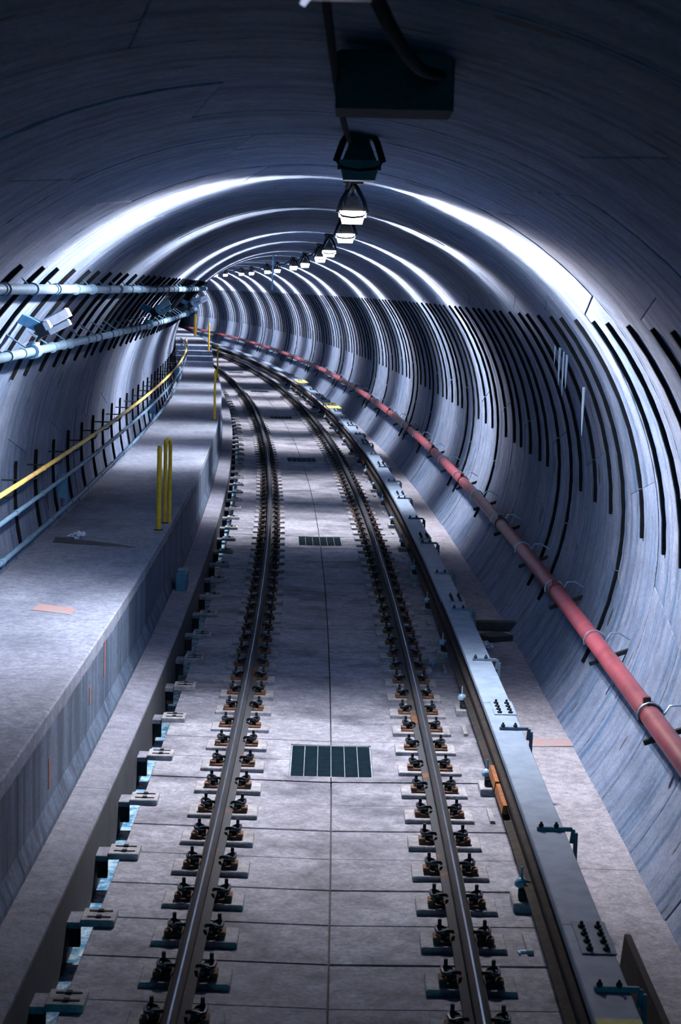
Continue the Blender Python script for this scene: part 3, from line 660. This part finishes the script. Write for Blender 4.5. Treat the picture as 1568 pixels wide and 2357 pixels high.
# ================================================================ LAMPS
def lamp(s, u, zb, label, lit=1.0, big=1.0, lens=None, tilt=0.0, down=1.0, AX_SIG=.42):
    # zb: underside of the lens
    e = empty('tunnel_lamp', s, u, zb); tag(e, label, 'lamp', 'lamps along the tunnel crown')
    crown = CZ + math.sqrt(RR * RR - (u - CX) ** 2) - zb
    k = big
    lm = lens or ('lens' if lit > 0 else 'deadlens')
    build('lens', MB().frustum((0, 0, 0), (.155 * k, .12 * k), (.205 * k, .17 * k), .095 * k), lm, e)
    build('housing', MB().frustum((0, 0, .097 * k), (.165 * k, .15 * k), (.075 * k, .09 * k), .115 * k).box((-.10 * k, 0, .08 * k), (.016, .05, .06)).box((.10 * k, 0, .08 * k), (.016, .05, .06)), 'amber' if lit > 0 else 'dark', e)
    build('cage_band', MB().tube([(-.106 * k, -.04, .085 * k), (-.08 * k, -.098 * k, .055 * k), (0, -.105 * k, .045 * k), (.08 * k, -.098 * k, .055 * k), (.106 * k, -.04, .085 * k)], .008, 6), 'black', e, 60)
    build('mount', MB().box((0, 0, crown - .015), (.16, .16, .03), .004).tube([(0, 0, .20 * k), (0, 0, crown - .02)], .02, 8), 'dark', e)
    for sx in (-1, 1):
        build('cable_loop', MB().tube([(sx * .01, -.03, min(crown - .03, .31 * k)), (sx * .035 * k, -.05, .27 * k), (sx * .085 * k, -.05, .18 * k), (sx * .115 * k, -.03, .09 * k)], .017 * k, 7), 'black', e, 60)
    if lit > 0:
        for sx in (-1, 1):
            ld = bpy.data.lights.new('lamp_light', 'POINT'); ld.energy = LAMP_W * lit; ld.color = LAMP_COL; ld.shadow_soft_size = .05
            ld.use_nodes = True; nt = ld.node_tree; em = nt.nodes['Emission']
            g = N(nt, 'ShaderNodeNewGeometry')
            t = head(s)
            # photometric distribution of the luminaire: narrow along the track, little straight up
            d1 = N(nt, 'ShaderNodeVectorMath', operation='DOT_PRODUCT'); d1.inputs[1].default_value = (-math.sin(t), math.cos(t), 0)
            d2 = N(nt, 'ShaderNodeVectorMath', operation='DOT_PRODUCT'); d2.inputs[1].default_value = (0, 0, 1)
            nt.links.new(g.outputs['Incoming'], d1.inputs[0]); nt.links.new(g.outputs['Incoming'], d2.inputs[0])
            sq = N(nt, 'ShaderNodeMath', operation='POWER', i_1=4.0); ab = N(nt, 'ShaderNodeMath', operation='ABSOLUTE')
            tm = N(nt, 'ShaderNodeMapRange', i_1=-.8, i_2=-.5, i_3=tilt, i_4=.24 if sx > 0 else -.08); nt.links.new(d2.outputs['Value'], tm.inputs[0]); ta = N(nt, 'ShaderNodeMath', operation='ADD'); nt.links.new(d1.outputs['Value'], ta.inputs[0]); tk = N(nt, 'ShaderNodeMapRange', i_1=-.12, i_2=.06, i_3=1.0, i_4=0.0); nt.links.new(d2.outputs['Value'], tk.inputs[0]); tx = N(nt, 'ShaderNodeMath', operation='MULTIPLY'); nt.links.new(tm.outputs[0], tx.inputs[0]); nt.links.new(tk.outputs[0], tx.inputs[1]); nt.links.new(tx.outputs[0], ta.inputs[1]); nt.links.new(ta.outputs[0], ab.inputs[0]); nt.links.new(ab.outputs[0], sq.inputs[0])
            um = N(nt, 'ShaderNodeMath', operation='MULTIPLY', i_1=UPSIGN); nt.links.new(d2.outputs['Value'], um.inputs[0])
            ux = N(nt, 'ShaderNodeMath', operation='MAXIMUM', i_1=0.0); nt.links.new(um.outputs[0], ux.inputs[0])
            wd = N(nt, 'ShaderNodeValToRGB'); wd.color_ramp.interpolation = 'EASE'; cr = wd.color_ramp; cr.elements[0].position = .46; cr.elements[1].position = .78
            for el, sg in ((cr.elements[0], AX_SIG), (cr.elements[1], .90), (cr.elements.new(.585), .56 if AX_SIG > .5 else .48)): el.color = (1 / sg ** 4 / 50,) * 3 + (1,)
            hf = N(nt, 'ShaderNodeMath', operation='MULTIPLY_ADD', i_1=.5, i_2=.5); nt.links.new(um.outputs[0], hf.inputs[0]); nt.links.new(hf.outputs[0], wd.inputs[0])
            wm = N(nt, 'ShaderNodeMath', operation='MULTIPLY', i_1=-50.0); nt.links.new(wd.outputs[0], wm.inputs[0])
            ml = N(nt, 'ShaderNodeMath', operation='MULTIPLY'); nt.links.new(sq.outputs[0], ml.inputs[0]); nt.links.new(wm.outputs[0], ml.inputs[1])
            ex = N(nt, 'ShaderNodeMath', operation='EXPONENT'); nt.links.new(ml.outputs[0], ex.inputs[0])
            uk = N(nt, 'ShaderNodeMath', operation='MULTIPLY', i_1=-UP_K); nt.links.new(ux.outputs[0], uk.inputs[0])
            mr = N(nt, 'ShaderNodeMath', operation='EXPONENT'); nt.links.new(uk.outputs[0], mr.inputs[0])
            mu = N(nt, 'ShaderNodeMath', operation='MULTIPLY'); nt.links.new(ex.outputs[0], mu.inputs[0]); nt.links.new(mr.outputs[0], mu.inputs[1])
            dm = N(nt, 'ShaderNodeMapRange', i_1=-.45, i_2=-.05, i_3=down, i_4=1.0); nt.links.new(d2.outputs['Value'], dm.inputs[0])
            mu2 = N(nt, 'ShaderNodeMath', operation='MULTIPLY'); nt.links.new(mu.outputs[0], mu2.inputs[0]); nt.links.new(dm.outputs[0], mu2.inputs[1])
            hb = N(nt, 'ShaderNodeMapRange', i_1=-.80, i_2=-.25, i_3=1.05, i_4=2.4); nt.links.new(d2.outputs['Value'], hb.inputs[0])
            mu3 = N(nt, 'ShaderNodeMath', operation='MULTIPLY'); nt.links.new(mu2.outputs[0], mu3.inputs[0]); nt.links.new(hb.outputs[0], mu3.inputs[1])
            nt.links.new(mu3.outputs[0], em.inputs['Strength'])
            lo = bpy.data.objects.new('lamp_light', ld); COL.objects.link(lo); lo.parent = e; lo.location = (sx * .135 * k, 0, .045 * k)
    return e
UP_K, UPSIGN = 5.5, 1.0
LAMPS = [(14.4, .06, 3.975, 1.0), (20.0, .09, 3.97, .5), (28.2, .07, 3.96, 1.0), (34.0, .10, 3.96, .8), (43.0, .12, 3.96, 1.0), (49.0, .10, 3.96, .9), (58.5, .12, 3.96, 1.0), (63.8, .10, 3.96, 1.0), (73.0, .12, 3.97, 1.0), (78.5, .10, 3.97, 1.0), (87.5, .1, 3.97, 1.0), (93.0, .1, 3.97, 1.0), (102., .1, 3.97, 1.0), (107.5, .1, 3.97, 1.0), (117, .1, 3.97, 1.0), (122.5, .1, 3.97, 1.0)]
for i, (s, u, z, p) in enumerate(LAMPS):
    lamp(s, u, z, 'lit crown lamp with white lens, %s lit one from the camera' % ordinal(i + 1), p, tilt=.20 if i == 0 else 0.0, down=.03 if i == 1 else 1.0, AX_SIG=.54 if i == 0 else .42)
lamp(10.2, .055, 4.06, 'unlit dark lamp silhouetted at the crown in front of the lit ones', 0, 1.12)
nl = lamp(4.45, -.035, 4.15, 'nearest lamp at the top edge with a faint blurred glint', 0, 1.0)
build('glint_glow', MB().tube([(-.085, -.09, -.034), (-.066, -.09, .0), (-.05, -.09, .05)], [.007, .013, .012], 8), 'glint_pale', nl, 60)  # glowing tube added as the pale glint on the unlit lens
build('glint_glow', MB().tube([(.052, -.09, .0), (.036, -.09, .05)], [.008, .012], 8), 'glint_blue', nl, 60)  # second glowing tube added as the bluish glint
bxm = MB().box((0, 0, .10), (.41, .34, .20), .01)
o = build('ceiling_box', bxm, 'dark'); o.location = P(6.6, .15, 4.085); tag(o, 'dark equipment box fixed to the crown above the unlit lamp', 'equipment box')
# ---- cables along the crown
def cable(pts, r, label):
    o = build('power_cable', MB().tube(pts, r, 7), 'black', smooth=60); tag(o, label, 'cable', 'cables along the crown'); return o
allx = [(4.45, -.035), (10.2, .055)] + [(a, b_) for a, b_, c, d in LAMPS if a < 110]
pts = []
for (sa, ua), (sb, ub) in zip(allx[:-1], allx[1:]):
    for q in range(8):
        t = q / 8; u_ = ua + (ub - ua) * t - .05
        pts.append(P(sa + (sb - sa) * t, u_, CZ + math.sqrt(RR * RR - (u_ - CX) ** 2) - .05 - .10 * math.sin(math.pi * t)))
cable(pts, .014, 'black power cable sagging from lamp to lamp along the crown')
cable([P(4.3 + .25 * q, .02 + .035 * q, 4.19 - .07 * math.sin(q / 8 * math.pi)) for q in range(9)], .02, 'black cable arc leading to the ceiling box at the top')

# ================================================================ SMALL THINGS
o = build('hanging_conduit', MB().tube([P(44, -.60, 4.28), P(44, -.605, 3.9), P(44, -.61, 3.42)], .022, 8), 'conduit', smooth=50)
tag(o, 'thin pale vertical conduit hanging from the crown among far lamps', 'conduit')
for i, (s, a, ln, r) in enumerate(((17.55, 31, .34, .016), (17.42, 30.2, .40, .013), (17.30, 29.6, .30, .015), (17.1, 23.0, .44, .018), (17.62, 32.4, .2, .012))):
    u_, z_ = ringp(math.radians(a), RR - .02)
    mb = MB().tube([(0, 0, .02), (-.004, 0, -ln * .4), (-.006, 0, -ln * .75), (-.006, 0, -ln)], [r, r * .8, r * .45, .002], 7)
    o = build('icicle', mb, 'ice', smooth=60); o.location = P(s, u_, z_); tag(o, 'thin white icicle hanging off the right wall slots, %s of the cluster' % ['longest of the back', 'second', 'third', 'lowest and thickest', 'shortest'][i], 'icicle', 'icicles on the right wall')
def decal(name, label, pts, z, mat, t=.003):
    mb = MB(); n = len(pts); mb.add([P(s, u, z) for s, u in pts] + [P(s, u, z + t) for s, u in pts], [tuple(range(n, 2 * n))] + [(i, (i + 1) % n, n + (i + 1) % n, n + i) for i in range(n)])
    o = build(name, mb, mat); tag(o, label, 'paint mark'); return o
decal('paint_mark', 'faded pink paint smear across the walkway deck at left', [(14.62, -2.46), (14.45, -2.12), (14.72, -2.10), (14.92, -2.44)], DZ, 'pink')
decal('paint_mark', 'faded pink paint smear on the floor strip by the right wall', [(14.55, 1.60), (14.60, 2.02), (14.85, 2.02), (14.80, 1.60)], FZ, 'pink')
for (s, z0, z1) in ((13.85, .45, .72), (13.0, .42, .55), (11.1, .32, .52)):
    o = build('paint_tick', MB().sweep([(-1.7755, z0), (-1.7715, z0), (-1.7715, z1), (-1.7755, z1)], s, s + .07, .1), 'redmark'); tag(o, 'small red paint tick on the walkway face, %s' % {13.85: 'highest and farthest', 13.0: 'the middle one', 11.1: 'nearest the camera'}[s], 'paint mark')
decal('dark_patch', 'dark elongated patch trailing from the paper across the walkway', [(18.55, -2.85), (18.45, -2.55), (18.35, -2.2), (18.30, -1.98), (18.52, -2.15), (18.70, -2.45), (18.85, -2.70), (18.95, -2.88)], DZ, 'darkpatch', .002)['category'] = 'stain'  # thin dark elongated patch laid on the deck by the paper
# debris
def lump(name, label, cat, s, u, z, r, mat, seed, sq=.6, n=26):
    rr = random.Random(seed); e = MB()
    for q in range(n):
        e.box((rr.uniform(-r, r), rr.uniform(-r, r), rr.uniform(.0, r * sq) + r * .12), (r * rr.uniform(.25, .6), r * rr.uniform(.1, .4), r * rr.uniform(.08, .3)), 0, Matrix.Rotation(rr.uniform(-.9, .9), 3, (rr.uniform(-1, 1), rr.uniform(-1, 1), rr.uniform(-1, 1))))
    o = build(name, e, mat); o.location = P(s, u, z); tag(o, label, cat); return o
lump('crumpled_paper', 'crumpled white paper lying on the walkway by the left wall', 'litter', 18.9, -2.66, DZ, .085, 'paper', 3)
lump('plastic_scrap', 'crumpled pale plastic scrap on the floor beside the timber block', 'litter', 18.6, 1.62, FZ, .08, 'paper', 5, .8)
lump('plastic_scrap', 'small glinting plastic scrap on the slab between right rail and third rail', 'litter', 17.6, 1.00, FZ + .017, .05, 'porc', 6)
o = build('timber_block', MB().box((0, 0, .05), (.46, .14, .10), .006), 'wood'); o.location = P(19.7, 1.86, FZ); o.rotation_euler = (0, 0, head(19.7)); tag(o, 'dark timber block lying across the floor strip by the right wall', 'timber')
o = build('timber_offcut', MB().box((0, 0, .03), (.30, .26, .06), .006), 'wood'); o.location = P(19.15, 1.78, FZ); o.rotation_euler = (0, 0, .5); tag(o, 'dark flat offcut in front of the timber block', 'timber')
o = build('ledge_box', MB().box((0, 0, .10), (.12, .42, .20), .008).box((.0, -.1, .21), (.09, .12, .03), .004), 'bluepipe'); o.location = P(20.3, -1.64, .088); o.rotation_euler = (0, 0, head(20.3)); tag(o, 'small dark box fixed on the ledge against the walkway face', 'box')
o = build('glass_shard', MB().box((0, 0, .006), (.085, .02, .012), .002).box((-.045, -.01, .006), (.012, .04, .012), .002), 'ice'); o.location = P(9.82, 1.10, FZ + .018); o.rotation_euler = (0, 0, .25); tag(o, 'bright sliver of clear plastic on the slab near the bottom right', 'litter')
